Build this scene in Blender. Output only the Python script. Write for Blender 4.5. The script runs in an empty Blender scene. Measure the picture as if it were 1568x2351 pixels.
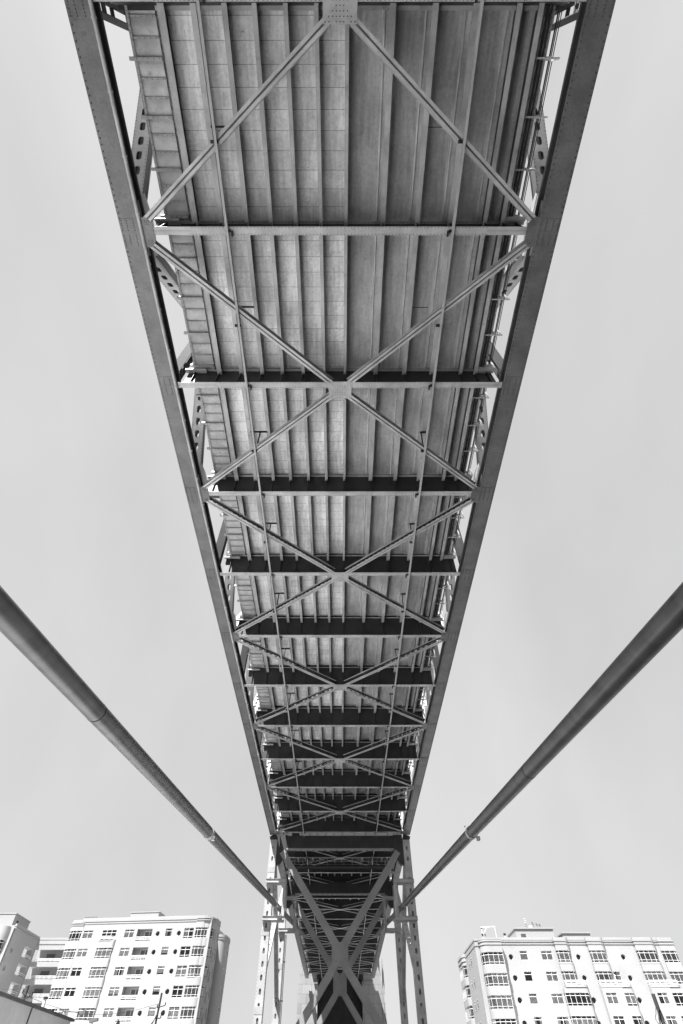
import bpy, math, random
from mathutils import Vector, Matrix
R = math.radians
random.seed(7)
S = bpy.context.scene
COL = S.collection

# ------------------------------------------------------------------ camera, light, exposure
GZ = -1.7                                   # ground; the camera's eye is the origin
cd = bpy.data.cameras.new('camera'); cam = bpy.data.objects.new('camera', cd); COL.objects.link(cam)
cd.sensor_fit = 'VERTICAL'; cd.sensor_height = 36; cd.lens = 36 * 1110 / 2351
cd.shift_x = 3.5 / 2351; cd.clip_start = .1; cd.clip_end = 5000
cam.location = (0, 0, 0); cam.rotation_euler = (R(90 + 51.4347), 0, 0)
S.camera = cam
SUNRAY = Vector((1, 1.55, -3.1)).normalized()
sl = bpy.data.lights.new('sun', 'SUN'); sl.energy = 5; sl.angle = R(.5); sl.color = (1, 1, 1)
sun = bpy.data.objects.new('sun', sl); COL.objects.link(sun)
sun.rotation_euler = SUNRAY.to_track_quat('-Z', 'Y').to_euler(); sun.location = (-30, -45, 95)
W = bpy.data.worlds.new('World'); S.world = W; W.use_nodes = True
wn = W.node_tree.nodes; wl = W.node_tree.links
sky = wn.new('ShaderNodeTexSky'); sky.sky_type = 'NISHITA'; sky.sun_disc = False
sky.sun_elevation = math.asin(-SUNRAY.z); sky.sun_rotation = math.atan2(-SUNRAY.x, -SUNRAY.y)
bw = wn.new('ShaderNodeRGBToBW'); pw = wn.new('ShaderNodeMath'); pw.operation = 'POWER'; pw.inputs[1].default_value = .08
ml = wn.new('ShaderNodeMath'); ml.operation = 'MULTIPLY'; ml.inputs[1].default_value = 1.68
wl.new(sky.outputs[0], bw.inputs[0]); wl.new(bw.outputs[0], pw.inputs[0]); wl.new(pw.outputs[0], ml.inputs[0])
# faint high cloud in the sky
tcw = wn.new('ShaderNodeTexCoord'); mpw = wn.new('ShaderNodeMapping'); mpw.inputs['Rotation'].default_value = (.3, .2, .5); mpw.inputs['Scale'].default_value = (2.6, .8, 1.2)
nzw = wn.new('ShaderNodeTexNoise'); nzw.inputs['Scale'].default_value = 1.6; nzw.inputs['Detail'].default_value = 5; nzw.inputs['Roughness'].default_value = .45
mrw = wn.new('ShaderNodeMapRange'); mrw.inputs[1].default_value = .35; mrw.inputs[2].default_value = .7; mrw.inputs[3].default_value = .96; mrw.inputs[4].default_value = 1.1
mlw = wn.new('ShaderNodeMath'); mlw.operation = 'MULTIPLY'
wl.new(tcw.outputs['Generated'], mpw.inputs[0]); wl.new(mpw.outputs[0], nzw.inputs['Vector']); wl.new(nzw.outputs[0], mrw.inputs[0])
wl.new(ml.outputs[0], mlw.inputs[0]); wl.new(mrw.outputs[0], mlw.inputs[1])
wl.new(mlw.outputs[0], wn['Background'].inputs[0]); wn['Background'].inputs[1].default_value = .13
S.view_settings.view_transform = 'Standard'; S.view_settings.look = 'None'
S.view_settings.exposure = 1.55; S.view_settings.gamma = 1
S.render.engine = 'CYCLES'; S.cycles.max_bounces = 6; S.cycles.diffuse_bounces = 2

# ------------------------------------------------------------------ materials
def mat(name, base, var=.12, rough=.6, scale=1.0, spec=.4, stain=0, stretch=(1, 1, 1), fine=.06, metal=0, bump=0):
    m = bpy.data.materials.new(name); m.use_nodes = True
    n = m.node_tree.nodes; l = m.node_tree.links; b = n['Principled BSDF']
    tc = n.new('ShaderNodeTexCoord'); mp = n.new('ShaderNodeMapping'); mp.inputs['Scale'].default_value = stretch
    l.new(tc.outputs['Object'], mp.inputs[0])
    def noise(s, d=6, r=.6):
        t = n.new('ShaderNodeTexNoise'); t.inputs['Scale'].default_value = s; t.inputs['Detail'].default_value = d
        t.inputs['Roughness'].default_value = r; l.new(mp.outputs[0], t.inputs['Vector']); return t.outputs[0]
    def mr(x, a, b_, c, d):
        t = n.new('ShaderNodeMapRange'); t.inputs[1].default_value = a; t.inputs[2].default_value = b_
        t.inputs[3].default_value = c; t.inputs[4].default_value = d; l.new(x, t.inputs[0]); return t.outputs[0]
    def mul(x, y):
        t = n.new('ShaderNodeMath'); t.operation = 'MULTIPLY'; l.new(x, t.inputs[0])
        if isinstance(y, float): t.inputs[1].default_value = y
        else: l.new(y, t.inputs[1])
        return t.outputs[0]
    v = mul(mr(noise(scale), .3, .7, 1 - var, 1 + var), base)
    v = mul(v, mr(noise(scale * 14, 3), .3, .7, 1 - fine, 1 + fine))
    if stain: v = mul(v, mr(noise(scale * 2.7, 8, .7), .28, .42, 1 - stain, 1))
    cb = n.new('ShaderNodeCombineColor'); [l.new(v, cb.inputs[i]) for i in range(3)]
    l.new(cb.outputs[0], b.inputs['Base Color'])
    b.inputs['Roughness'].default_value = rough; b.inputs['Specular IOR Level'].default_value = spec; b.inputs['Metallic'].default_value = metal
    if bump:
        bp = n.new('ShaderNodeBump'); bp.inputs['Strength'].default_value = bump; bp.inputs['Distance'].default_value = .02
        l.new(noise(scale * 8, 4), bp.inputs['Height']); l.new(bp.outputs[0], b.inputs['Normal'])
    m['v'] = 0
    return m, v, cb, noise, mr, mul

M = {}
M['steel'] = mat('painted_steel', .4, .3, .5, .7, .5, .35, bump=.15)[0]
M['rivet'] = mat('shade_dark_rivet_heads', .07, .2, .5)[0]  # rivet heads' shading contrast is put into this dark colour
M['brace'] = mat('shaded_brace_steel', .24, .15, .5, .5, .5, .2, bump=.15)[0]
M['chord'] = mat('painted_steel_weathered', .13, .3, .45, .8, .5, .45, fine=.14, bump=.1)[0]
M['beamweb'] = mat('shade_darkened_steel_web', .035, .3, .55, .6, .4, .35)[0]  # shade on the upright faces is painted in as a darker base
M['rail'] = mat('rusty_rail_steel', .36, .2, .6, 3, .3, .55, (1, .3, 1))[0]
M['walk'] = mat('walkway_plate', .5, .3, .5, 1.1, .4, .55)[0]
M['leg'] = mat('tower_steel', .36, .18, .5, .5, .5, .25)[0]
M['cable'] = mat('wrapped_cable_paint', .062, .4, .42, .5, .5, .5, (.7, 3.2, .7), fine=.1)[0]
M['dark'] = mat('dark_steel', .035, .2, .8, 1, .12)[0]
M['white'] = mat('white_render', .305, .05, .8, .15, .3, .08, fine=.01)[0]
M['frame'] = mat('white_window_frame', .82, .02, .5)[0]
M['curtain'] = mat('net_curtain', .85, .1, .9, .8, .1, 0, (3, 3, .3))[0]
M['room'] = mat('room_shade', .03, .2, .9)[0]  # near-black sheet behind the panes holds the rooms' shade in its colour
M['door'] = mat('grey_door', .1, .1, .6)[0]
M['greywall'] = mat('grey_rendered_wall', .3, .12, .8, .35, .3, .25)[0]
M['pole'] = mat('dark_pole_wood', .04, .3, .8)[0]
M['leaf'] = mat('foliage', .06, .4, .7)[0]
M['ground'] = mat('dark_ground', .05, .2, .9, .2)[0]
M['bounce_pad'] = mat('pale_bounce_ground', .84, .06, .9, .2)[0]  # unseen pale ground, added to bounce sunlight upward
M['roofing'] = mat('roof_felt', .3, .1, .9)[0]

def concrete_mat(name, base, joints):
    m, v, cb, noise, mr, mul = mat(name, base, .14, .75, .6, .25, .25, fine=.12)
    n = m.node_tree.nodes; l = m.node_tree.links
    tc = n.new('ShaderNodeTexCoord'); sp = n.new('ShaderNodeSeparateXYZ'); l.new(tc.outputs['Object'], sp.inputs[0])
    def math_(op, a, b_=None):
        t = n.new('ShaderNodeMath'); t.operation = op
        for i, q in enumerate((a, b_)):
            if q is None: continue
            if isinstance(q, (int, float)): t.inputs[i].default_value = q
            else: l.new(q, t.inputs[i])
        return t.outputs[0]
    if joints:
        yy = math_('DIVIDE', math_('ADD', sp.outputs[1], 200.0), .687)
        fr = math_('FRACT', yy); d = math_('MINIMUM', fr, math_('SUBTRACT', 1.0, fr))
        line = mr(math_('ADD', d, math_('MULTIPLY', noise(4, 3), .01)), .008, .026, .32, 1)
        v = mul(v, line)
        wnz = n.new('ShaderNodeTexWhiteNoise'); wnz.noise_dimensions = '2D'
        cx = n.new('ShaderNodeCombineXYZ'); l.new(math_('FLOOR', yy), cx.inputs[0])
        l.new(math_('FLOOR', math_('DIVIDE', math_('ADD', sp.outputs[0], 20.0), 1.14)), cx.inputs[1])
        l.new(cx.outputs[0], wnz.inputs[0]); v = mul(v, mr(wnz.outputs[0], 0, 1, .92, 1.05))
        vo = n.new('ShaderNodeTexVoronoi'); vo.inputs['Scale'].default_value = 1.9; l.new(tc.outputs['Object'], vo.inputs['Vector'])
        v = mul(v, mr(math_('ADD', vo.outputs['Distance'], math_('MULTIPLY', noise(9, 3), .06)), .055, .1, .45, 1))
    # pale repair patches with ragged edges
    v = mul(v, mr(noise(.22, 10, .62), .5, .515, .93, 1.04))
    # streaks along the formwork
    st = n.new('ShaderNodeTexNoise'); st.inputs['Scale'].default_value = 3; st.inputs['Detail'].default_value = 4
    mp = n.new('ShaderNodeMapping'); mp.inputs['Scale'].default_value = (2.2, .25, 1); l.new(tc.outputs['Object'], mp.inputs[0]); l.new(mp.outputs[0], st.inputs['Vector'])
    v = mul(v, mr(st.outputs[0], .3, .7, .8, 1.12))
    [l.new(v, cb.inputs[i]) for i in range(3)]
    return m
M['slab_formed'] = concrete_mat('board_formed_concrete', .88, True)
M['slab_smooth'] = concrete_mat('smooth_painted_concrete', .46, False)
def blocks():
    m, v, cb, noise, mr, mul = mat('pylon_concrete', .25, .16, .85, .25, .2, .2, (1, 1, .6))
    n = m.node_tree.nodes; l = m.node_tree.links
    tc = n.new('ShaderNodeTexCoord'); mp = n.new('ShaderNodeMapping'); mp.inputs['Rotation'].default_value = (R(90), 0, 0)
    l.new(tc.outputs['Object'], mp.inputs[0]); bk = n.new('ShaderNodeTexBrick'); bk.inputs['Scale'].default_value = 1
    bk.inputs['Brick Width'].default_value = 2.6; bk.inputs['Row Height'].default_value = 1.9; bk.inputs['Mortar Size'].default_value = .035
    bk.inputs['Color1'].default_value = (.85, .85, .85, 1); bk.inputs['Color2'].default_value = (1.1, 1.1, 1.1, 1); bk.inputs['Mortar'].default_value = (.5, .5, .5, 1)
    l.new(mp.outputs[0], bk.inputs[0]); s = n.new('ShaderNodeRGBToBW'); l.new(bk.outputs[0], s.inputs[0]); v = mul(v, s.outputs[0])
    [l.new(v, cb.inputs[i]) for i in range(3)]
    return m
M['pylon'] = blocks()
def glass():
    m = bpy.data.materials.new('window_glass'); m.use_nodes = True; n = m.node_tree.nodes; l = m.node_tree.links
    n.remove(n['Principled BSDF']); t = n.new('ShaderNodeBsdfTransparent'); t.inputs[0].default_value = (.93, .93, .93, 1)
    g = n.new('ShaderNodeBsdfGlossy'); g.inputs['Roughness'].default_value = .03; g.inputs[0].default_value = (.9, .9, .9, 1)
    f = n.new('ShaderNodeFresnel'); f.inputs[0].default_value = 1.6; x = n.new('ShaderNodeMixShader')
    l.new(f.outputs[0], x.inputs[0]); l.new(t.outputs[0], x.inputs[1]); l.new(g.outputs[0], x.inputs[2]); l.new(x.outputs[0], n['Material Output'].inputs[0])
    return m
M['glass'] = glass()

# ------------------------------------------------------------------ mesh helpers
ORG = {}
class MB:
    def __init__(s, T=None): s.v = []; s.f = []; s.T = T; s.rv = []
    def add(s, vs, fs):
        o = len(s.v); s.v += [Vector(p) for p in vs]; s.f += [tuple(i + o for i in f) for f in fs]
    def box(s, x0, x1, y0, y1, z0, z1):
        if x0 > x1: x0, x1 = x1, x0
        if y0 > y1: y0, y1 = y1, y0
        if z0 > z1: z0, z1 = z1, z0
        s.add([(x0, y0, z0), (x1, y0, z0), (x1, y1, z0), (x0, y1, z0), (x0, y0, z1), (x1, y0, z1), (x1, y1, z1), (x0, y1, z1)],
              [(0, 3, 2, 1), (4, 5, 6, 7), (0, 1, 5, 4), (1, 2, 6, 5), (2, 3, 7, 6), (3, 0, 4, 7)]); return s
    def frame(s, p, q, side):
        p, q = Vector(p), Vector(q); d = (q - p).normalized(); a = Vector(side); a = (a - d * a.dot(d)).normalized(); return p, q, d, a, d.cross(a)
    def beam(s, p, q, w, h, side=(0, 0, 1), oa=0, ob=0):
        """bar from p to q: w wide along b (=d x side), h along side; oa/ob offsets"""
        p, q, d, a, b = s.frame(p, q, side); off = a * oa + b * ob; vs = []
        for c in (p, q):
            for i, j in ((-1, -1), (1, -1), (1, 1), (-1, 1)): vs.append(c + off + b * (i * w / 2) + a * (j * h / 2))
        s.add(vs, [(3, 2, 1, 0), (4, 5, 6, 7), (0, 1, 5, 4), (1, 2, 6, 5), (2, 3, 7, 6), (3, 0, 4, 7)]); return s
    def tube(s, path, r, n=10, cap=True):
        path = [Vector(p) for p in path]; rings = []; a = None
        for i, p in enumerate(path):
            d = (path[min(i + 1, len(path) - 1)] - path[max(i - 1, 0)]).normalized()
            if a is None: a = d.orthogonal().normalized()
            a = (a - d * a.dot(d)).normalized(); b = d.cross(a); o = len(s.v)
            s.v += [p + (a * math.cos(t) + b * math.sin(t)) * r for t in [2 * math.pi * k / n for k in range(n)]]; rings.append(o)
        for o, q in zip(rings, rings[1:]): s.f += [(o + k, o + (k + 1) % n, q + (k + 1) % n, q + k) for k in range(n)]
        if cap: s.f += [tuple(rings[0] + k for k in reversed(range(n))), tuple(rings[-1] + k for k in range(n))]
        return s
    def prism(s, poly, z0, z1):
        n = len(poly); A = sum(poly[i][0] * poly[(i + 1) % n][1] - poly[(i + 1) % n][0] * poly[i][1] for i in range(n))
        if A < 0: poly = poly[::-1]
        s.add([(x, y, z0) for x, y in poly] + [(x, y, z1) for x, y in poly],
              [tuple(reversed(range(n))), tuple(range(n, 2 * n))] + [(i, (i + 1) % n, (i + 1) % n + n, i + n) for i in range(n)]); return s
    def plate(s, pts, nrm, t):
        """flat convex plate through pts, thickness t towards nrm"""
        n = len(pts); k = Vector(nrm).normalized() * t; P = [Vector(p) for p in pts]
        s.add(P + [p + k for p in P], [tuple(range(n)), tuple(range(2 * n - 1, n - 1, -1))] + [(i, i + n, (i + 1) % n + n, (i + 1) % n) for i in range(n)]); return s
    def rivets(s, pts, nrm, r=.036, h=.03):
        nn = Vector(nrm).normalized(); a = nn.orthogonal().normalized(); b = nn.cross(a)
        for p in pts:
            p = Vector(p); o = len(s.v)
            for rr, hh in ((r, 0), (r * .62, h)): s.v += [p + nn * hh + (a * math.cos(t) + b * math.sin(t)) * rr for t in [k * math.pi / 3 for k in range(6)]]
            s.f += [(o + k, o + (k + 1) % 6, o + 6 + (k + 1) % 6, o + 6 + k) for k in range(6)] + [tuple(o + 6 + k for k in range(6))]
            s.rv.append((len(s.f) - 7, len(s.f)))
        return s
    def rline(s, p, q, step, nrm, r=.036, h=.03):
        p, q = Vector(p), Vector(q); n = max(1, int((q - p).length / step)); return s.rivets([p.lerp(q, i / n) for i in range(n + 1)], nrm, r, h)
    def perf(s, o, du, dv, L, wd, nh, hl, hw, depth, m0=0, m1=0):
        """perforated strip: origin o, length axis du, width axis dv (centred), nh stadium holes; thickness depth along du x dv reversed"""
        o, du, dv = Vector(o), Vector(du).normalized(), Vector(dv).normalized(); nn = du.cross(dv)
        P = lambda u, v, w=0: o + du * u + dv * v + nn * w
        def quad(u0, u1):
            s.add([P(u0, -wd / 2), P(u1, -wd / 2), P(u1, wd / 2), P(u0, wd / 2)], [(0, 1, 2, 3)])
        if m0: quad(0, m0)
        if m1: quad(L - m1, L)
        c = (L - m0 - m1) / nh
        for i in range(nh):
            u0 = m0 + i * c; uc = u0 + c / 2; h = []; out = []; K = 16
            for k in range(K):
                t = 2 * math.pi * (k + .5) / K; cx, sy = math.cos(t), math.sin(t)
                h.append((uc + math.copysign(max(hl / 2 - hw / 2, 0), cx) + cx * hw / 2, sy * hw / 2))
                g = min((c / 2) / abs(cx), (wd / 2) / abs(sy)); out.append((uc + cx * g, sy * g))
            cor = {}
            b = len(s.v); s.v += [P(*q) for q in h] + [P(*q) for q in out] + [P(q[0], q[1], depth) for q in h]
            cr = [(uc + c / 2, wd / 2), (uc - c / 2, wd / 2), (uc - c / 2, -wd / 2), (uc + c / 2, -wd / 2)]
            cb = len(s.v); s.v += [P(*q) for q in cr]
            for k in range(K):
                k2 = (k + 1) % K; a_, b_ = out[k], out[k2]
                corner = [j for j, q in enumerate(cr) if (abs(a_[0] - q[0]) < 1e-6 and abs(b_[1] - q[1]) < 1e-6) or (abs(b_[0] - q[0]) < 1e-6 and abs(a_[1] - q[1]) < 1e-6)]
                same = abs(a_[0] - b_[0]) < 1e-6 or abs(a_[1] - b_[1]) < 1e-6
                if corner and not same: s.f.append((b + k, b + K + k, cb + corner[0], b + K + k2, b + k2))
                else: s.f.append((b + k, b + K + k, b + K + k2, b + k2))
                s.f.append((b + k, b + k2, b + 2 * K + k2, b + 2 * K + k))
        return s
    def build(s, name, m, parent=None, smooth=False, kind=None):
        me = bpy.data.meshes.new(name); org = ORG.get(parent.name, Vector()) if parent else Vector()
        vs = [Vector(s.T(p)) if s.T else p for p in s.v]
        me.from_pydata([tuple(v - org) for v in vs], [], s.f); me.materials.append(M[m] if isinstance(m, str) else m)
        if smooth:
            me.polygons.foreach_set('use_smooth', [True] * len(me.polygons))
            try: me.set_sharp_from_angle(angle=R(38))
            except Exception: pass
        if s.rv:
            me.materials.append(M['rivet'])
            for a, b in s.rv:
                for i in range(a, b): me.polygons[i].material_index = 1
        me.update(); o = bpy.data.objects.new(name, me); COL.objects.link(o)
        if parent: o.parent = parent; ORG[o.name] = org
        if kind: o['kind'] = kind
        return o
def tag(o, label, cat, group=None):
    o['label'] = label; o['category'] = cat
    if group: o['group'] = group
    return o
def thing(name, loc, label, cat, group=None):
    o = bpy.data.objects.new(name, None); COL.objects.link(o); o.location = loc; o.empty_display_size = .5
    ORG[o.name] = Vector(loc); return tag(o, label, cat, group)

# ------------------------------------------------------------------ ground
g = MB(); g.box(-1500, 1500, -1500, 2500, GZ - .5, GZ); g.build('ground', 'ground', kind='structure')
g = MB(); g.box(-64, -3.5, 2, 52, GZ - .3, GZ + .004); g.build('bounce_patch', 'bounce_pad', kind='structure')  # added bright patch out of view, lights the span's underside
for x0, x1 in ((-140, -30), (22, 140)):
    g = MB(); g.box(x0, x1, 96, 200, GZ - .3, GZ + .004); g.build('bounce_patch', 'bounce_pad', kind='structure')  # further unseen bounce ground, added to lift the buildings' shaded walls

# ------------------------------------------------------------------ truss span
ZB, ZS, ZD, ZW = 24.0, 25.35, 26.1, 25.95             # underside of chords, stringers, deck slab
LS = [-6.57, -5.38, -4.24, -3.14, -2.0, -.87, .27]
RS = [1.94, 3.50, 5.00, 6.58, 7.38]
def laced(mb, wb, p, q, w, d, solid, step=.42):
    """laced strut in the bottom plane: p,q on its underside"""
    p, q = Vector(p), Vector(q); up = Vector((0, 0, 1)); dv = (q - p).normalized(); b = dv.cross(up)
    for z in (0, d):
        for sg in (-1, 1): mb.beam(p + up * z, q + up * z, w / 2 - .012, .022, up, .011 if z == 0 else -.011, sg * (w / 4 + .006))
    for z in (.05, d - .05):
        for sg in (-1, 1): wb.beam(p + up * z, q + up * z, .016, .1, up, 0, sg * .025)
    if solid: wb.beam(p + up * (d / 2), q + up * (d / 2), .02, d - .06, up)
    else:
        L = (q - p).length; n = int(L / step)
        for i in range(n):
            a = p + dv * (L * i / n); c = p + dv * (L * (i + 1) / n)
            lo, hi = up * .07, up * (d - .07)
            wb.beam(a + lo + b * .036, c + hi + b * .036, .01, .055, up); wb.beam(a + hi - b * .036, c + lo - b * .036, .01, .055, up)

def span(root, y0, k0, k1, y_start, y_end, near, pitch=7.07):
    Y = lambda k: y0 + pitch * k
    d = Vector((0, 1, 0))
    up = Vector((0, 0, 1)); dn = (0, 0, -1)
    # bottom and top chords
    for sg in (-1, 1):
        c = MB(); xi, xo = sg * 8.53, sg * 9.5
        c.box(xi, xo, y_start, y_end, ZB, ZB + .02)
        c.box(xi, xo, y_start, y_end, ZB + .68, ZB + .7); wb_ = MB()
        for x in (sg * 8.68, sg * 9.33): wb_.box(x, x + sg * .03, y_start, y_end, ZB + .02, ZB + .68)
        for z in (ZB + .022, ZB + .58): wb_.box(sg * 8.56, sg * 8.68, y_start, y_end, z, z + .018); wb_.box(sg * 8.665, sg * 8.68, y_start, y_end, z + .018, z + .1)
        if near:
            for x in (sg * 8.62, sg * 9.43): c.rline((x, y_start, ZB), (x, y_end, ZB), .21, dn)
            for z in (ZB + .09, ZB + .65, ZB + .35): wb_.rline((sg * 8.665, y_start, z), (sg * 8.665, y_end, z), .26, (-sg, 0, 0), .026)
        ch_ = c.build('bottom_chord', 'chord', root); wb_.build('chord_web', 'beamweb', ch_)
        for k in range(k0, k1 + 1):
            ya = Y(k) - .45
            if ya < y_start or ya + 1.1 > y_end: continue
            sp = MB()
            sp.box(sg * 8.55, sg * 9.47, ya, ya + 1.05, ZB - .022, ZB - .002)
            if near:
                for x in (8.66, 8.88, 9.17, 9.4):
                    for j in range(11):
                        if j != 5: sp.rivets([(sg * x, ya + .07 + j * .09, ZB - .022)], dn, .024)
            sp.build('splice_plate', 'chord', ch_)
        t = MB(); t.box(sg * 8.6, sg * 9.4, y_start, y_end, 33.1, 33.9); t.build('top_chord', 'chord', root)
    # web members: perforated box diagonals and laced hangers
    for sg in (-1, 1):
        for k in range(k0, k1 + 1):
            if k % 2 == 1:
                for sd in (-1, 1):
                    if not (k0 <= k + sd <= k1): continue
                    p = Vector((sg * 9.02, Y(k) + sd * .35, ZB + .5)); q = Vector((sg * 9.02, Y(k) + sd * (pitch - .1), 33.2))
                    dd = (q - p).normalized(); L = (q - p).length; bx = Vector((1, 0, 0))
                    n_out = dd.cross(bx)      # faces down/along
                    if n_out.z > 0: n_out = -n_out
                    m = MB(); w_ = MB()
                    for s2 in (-1, 1): w_.beam(p + bx * s2 * .3, q + bx * s2 * .3, .04, .5, n_out)
                    # perforated cover plates, lower and upper
                    for s3 in (1, -1):
                        o = p + n_out * (.26 * s3)
                        dvv = bx if dd.cross(bx).dot(n_out) * s3 < 0 else -bx
                        m.perf(o, dd, dvv, L, .74, 11, .5, .25, .018, 1.15, .5)
                    if near and k < 7:
                        o = p + n_out * .262
                        for s2 in (-1, 1): m.rline(o + bx * s2 * .33, o + bx * s2 * .33 + dd * L, .2, n_out, .02)
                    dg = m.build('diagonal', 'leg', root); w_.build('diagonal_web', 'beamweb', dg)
                gp = MB()
                for x in (sg * 8.64, sg * 9.36):
                    gp.plate([(x, Y(k) - 1.0, ZB + .2), (x, Y(k) + 1.0, ZB + .2), (x, Y(k) + 1.25, ZB + 1.5), (x, Y(k) + .3, ZB + 1.9), (x, Y(k) - .3, ZB + 1.9), (x, Y(k) - 1.25, ZB + 1.5)], (sg, 0, 0), .02)
                gp.build('node_plate', 'steel', root)
            else:
                h = MB()
                for yy in (-.24, .24): h.box(sg * 8.7, sg * 9.3, Y(k) + yy - .015, Y(k) + yy + .015, ZB + .7, 33.2)
                for j in range(3): h.box(sg * 8.7, sg * 8.72, Y(k) - .22, Y(k) + .22, ZB + 1.3 + j * 2.6, ZB + 1.75 + j * 2.6); h.box(sg * 9.28, sg * 9.3, Y(k) - .22, Y(k) + .22, ZB + 1.3 + j * 2.6, ZB + 1.75 + j * 2.6)
                h.build('hanger', 'dark', root)
    # floor beams
    for k in range(k0, k1 + 1):
        y = Y(k)
        if y < y_start - 8 or y > y_end: continue
        f = MB()
        f.box(-8.3, 8.3, y - .008, y + .008, ZB + .03, ZD - .03)            # web
        f.box(-8.3, 8.3, y - .15, y - .01, ZB + .02, ZB + .036); f.box(-8.3, 8.3, y + .01, y + .15, ZB + .02, ZB + .036)
        f.box(-8.3, 8.3, y - .13, y + .13, ZW - .1, ZW - .08)
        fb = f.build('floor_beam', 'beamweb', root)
        tf = MB(); tf.box(-8.25, 7.9, y - .14, y - .01, ZW - .15, ZW - .135); tf.box(-6.9, 7.9, y + .01, y + .14, ZW - .15, ZW - .135)
        if near and k < 7: tf.rline((-6.4, y - .075, ZW - .15), (7.3, y - .075, ZW - .15), .16, dn, .02, .012)
        tf.build('top_flange', 'steel', fb)
        for x in LS + RS + [-7.9, 8.0]:
            st = MB(); st.box(x - .008, x + .008, y - .13, y - .008, ZB + .04, ZD - .33)
            st.build('stiffener', 'beamweb', fb)
        s_ = MB()
        s_.box(-6.45, 6.4, y - .165, y + .165, ZB - .018, ZB + .004)
        for sg in (-1, 1): s_.box(-8.5, 8.5, y + (sg * .16 if sg > 0 else -.16), y + sg * .006, ZB + .004, ZB + .02)
        for z in (ZW - .44,):
            s_.box(-8.42, -7.3, y - .28, y - .17, z - .09, z + .03); s_.box(7.5, 8.42, y - .28, y - .17, z - .09, z + .03)
            s_.box(-8.42, -7.3, y - .17, y - .01, z + .01, z + .03); s_.box(7.5, 8.42, y - .17, y - .01, z + .01, z + .03)
        if near and k < 8:
            for yy in (-.125, .125): s_.rline((-6.4, y + yy, ZB - .018), (6.35, y + yy, ZB - .018), .15 if k < 5 else .3, dn, .022, .016)
        s_.build('bottom_flange', 'steel', root)
    # bottom laterals
    for k in range(k0, k1 + 1):
        if k % 2: continue
        cy = Y(k) + .26; gx = .0
        if Y(k) > y_end - 1: continue
        gp = MB(); gp.box(-.6, .6, cy - .46, cy + .46, ZB - .042, ZB - .022)
        if near and k < 7:
            pts = []
            for i in range(9):
                for j in range(7):
                    x = -.52 + i * .13; yy = -.4 + j * .133
                    if abs(abs(x / .52) - abs(yy / .4)) < .3 or abs(x) < .2: pts.append((x, cy + yy, ZB - .042))
            gp.rivets(pts, dn, .022)
        gp.build('centre_gusset', 'steel', root)
        for dk in (-1, 1):
            if not (k0 <= k + dk <= k1): continue
            for sg in (-1, 1):
                m = MB()
                wb_ = MB(); laced(m, wb_, (sg * .42, cy + dk * .33, ZB - .02), (sg * 8.3, Y(k + dk) + .06 - dk * .47, ZB - .02), .29, .42, near and max(k, k + dk) <= 2, .36 if k < 6 else .5)
                lb = m.build('lateral_brace', 'steel', root); wb_.build('lacing', 'beamweb', lb)
    for k in range(k0, k1 + 1):
        if k % 2 == 0: continue
        for sg in (-1, 1):
            m = MB(); y = Y(k) + .06
            m.plate([(sg * 8.66, y - .57, ZB - .026), (sg * 8.3, y - .57, ZB - .026), (sg * 8.08, y - .36, ZB - .026), (sg * 8.08, y + .36, ZB - .026), (sg * 8.3, y + .57, ZB - .026), (sg * 8.66, y + .57, ZB - .026)], (0, 0, 1), .02)
            if near and k < 7:
                m.rivets([(sg * (8.22 + .08 * i), y + s2 * (.3 + .07 * j), ZB - .026) for i in range(3) for j in range(3) for s2 in (-1, 1)], dn, .02)
            m.build('side_gusset', 'chord', root)
    # stringers
    ys0, ys1 = y_start - (7 if near else 0), y_end
    for x in LS + RS:
        m = MB(); w = dict(zip(LS + RS, (.25, .22, .2, .18, .17, .16, .15, .23, .23, .25, .2, .2)))[x]
        m.box(x - w / 2, x + w / 2, ys0, ys1, ZS, ZS + .022); so = m.build('stringer', 'steel', root)
        m = MB(); m.box(x - .008, x + .008, ys0, ys1, ZS + .022, ZD + .15); m.build('web', 'beamweb', so)
    # deck: board formed half, smooth half with haunches
    m = MB(); m.box(-7.0, .27, ys0, ys1, ZD, ZD + .3); m.build('deck_slab', 'slab_formed', root)
    m = MB(); m.box(.27, 8.0, ys0, ys1, ZD + .12, ZD + .3)
    prev = .27
    for x in RS:
        m.prism([(0, 0)] * 0 or [(x - .52, 0), (x - .34, 0), (x - .34, 1), (x - .52, 1)], 0, 0) if False else None
        # haunch: sloping fillets each side of the stringer
        for a, b_ in ((x - .34, x - .2), (x + .26, x + .14)):
            P = [(a, ZD + .12), (b_, ZD - .1), (x, ZD - .1), (x, ZD + .12)]
            m.add([(u, ys0, z) for u, z in P] + [(u, ys1, z) for u, z in P], [(0, 1, 2, 3), (7, 6, 5, 4), (0, 4, 5, 1), (1, 5, 6, 2), (2, 6, 7, 3), (3, 7, 4, 0)])
    m.build('deck_slab', 'slab_smooth', root)
    m = MB()
    for x in RS[:-1]: m.tube([(x - .24, ys0, ZD - .1), (x - .24, ys1, ZD - .1)], .045, 8)
    m.build('haunch_bead', 'walk', root)
    # walkways
    for sg in (-1, 1):
        m = MB(); xo, xi = sg * 8.03, sg * 6.95
        if sg > 0: xi = 7.5
        n = int((ys1 - ys0) / .589); 
        for i in range(n):
            a = ys0 + i * .589; K = 6                      # dished plate between ribs
            for j in range(K):
                t0, t1 = j / K, (j + 1) / K; z = lambda t: ZW - .02 - .05 * math.sin(math.pi * t)
                m.add([(xo, a + .589 * t0, z(t0)), (xi, a + .589 * t0, z(t0)), (xi, a + .589 * t1, z(t1)), (xo, a + .589 * t1, z(t1))], [(0, 3, 2, 1)] if sg > 0 else [(0, 1, 2, 3)])
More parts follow.
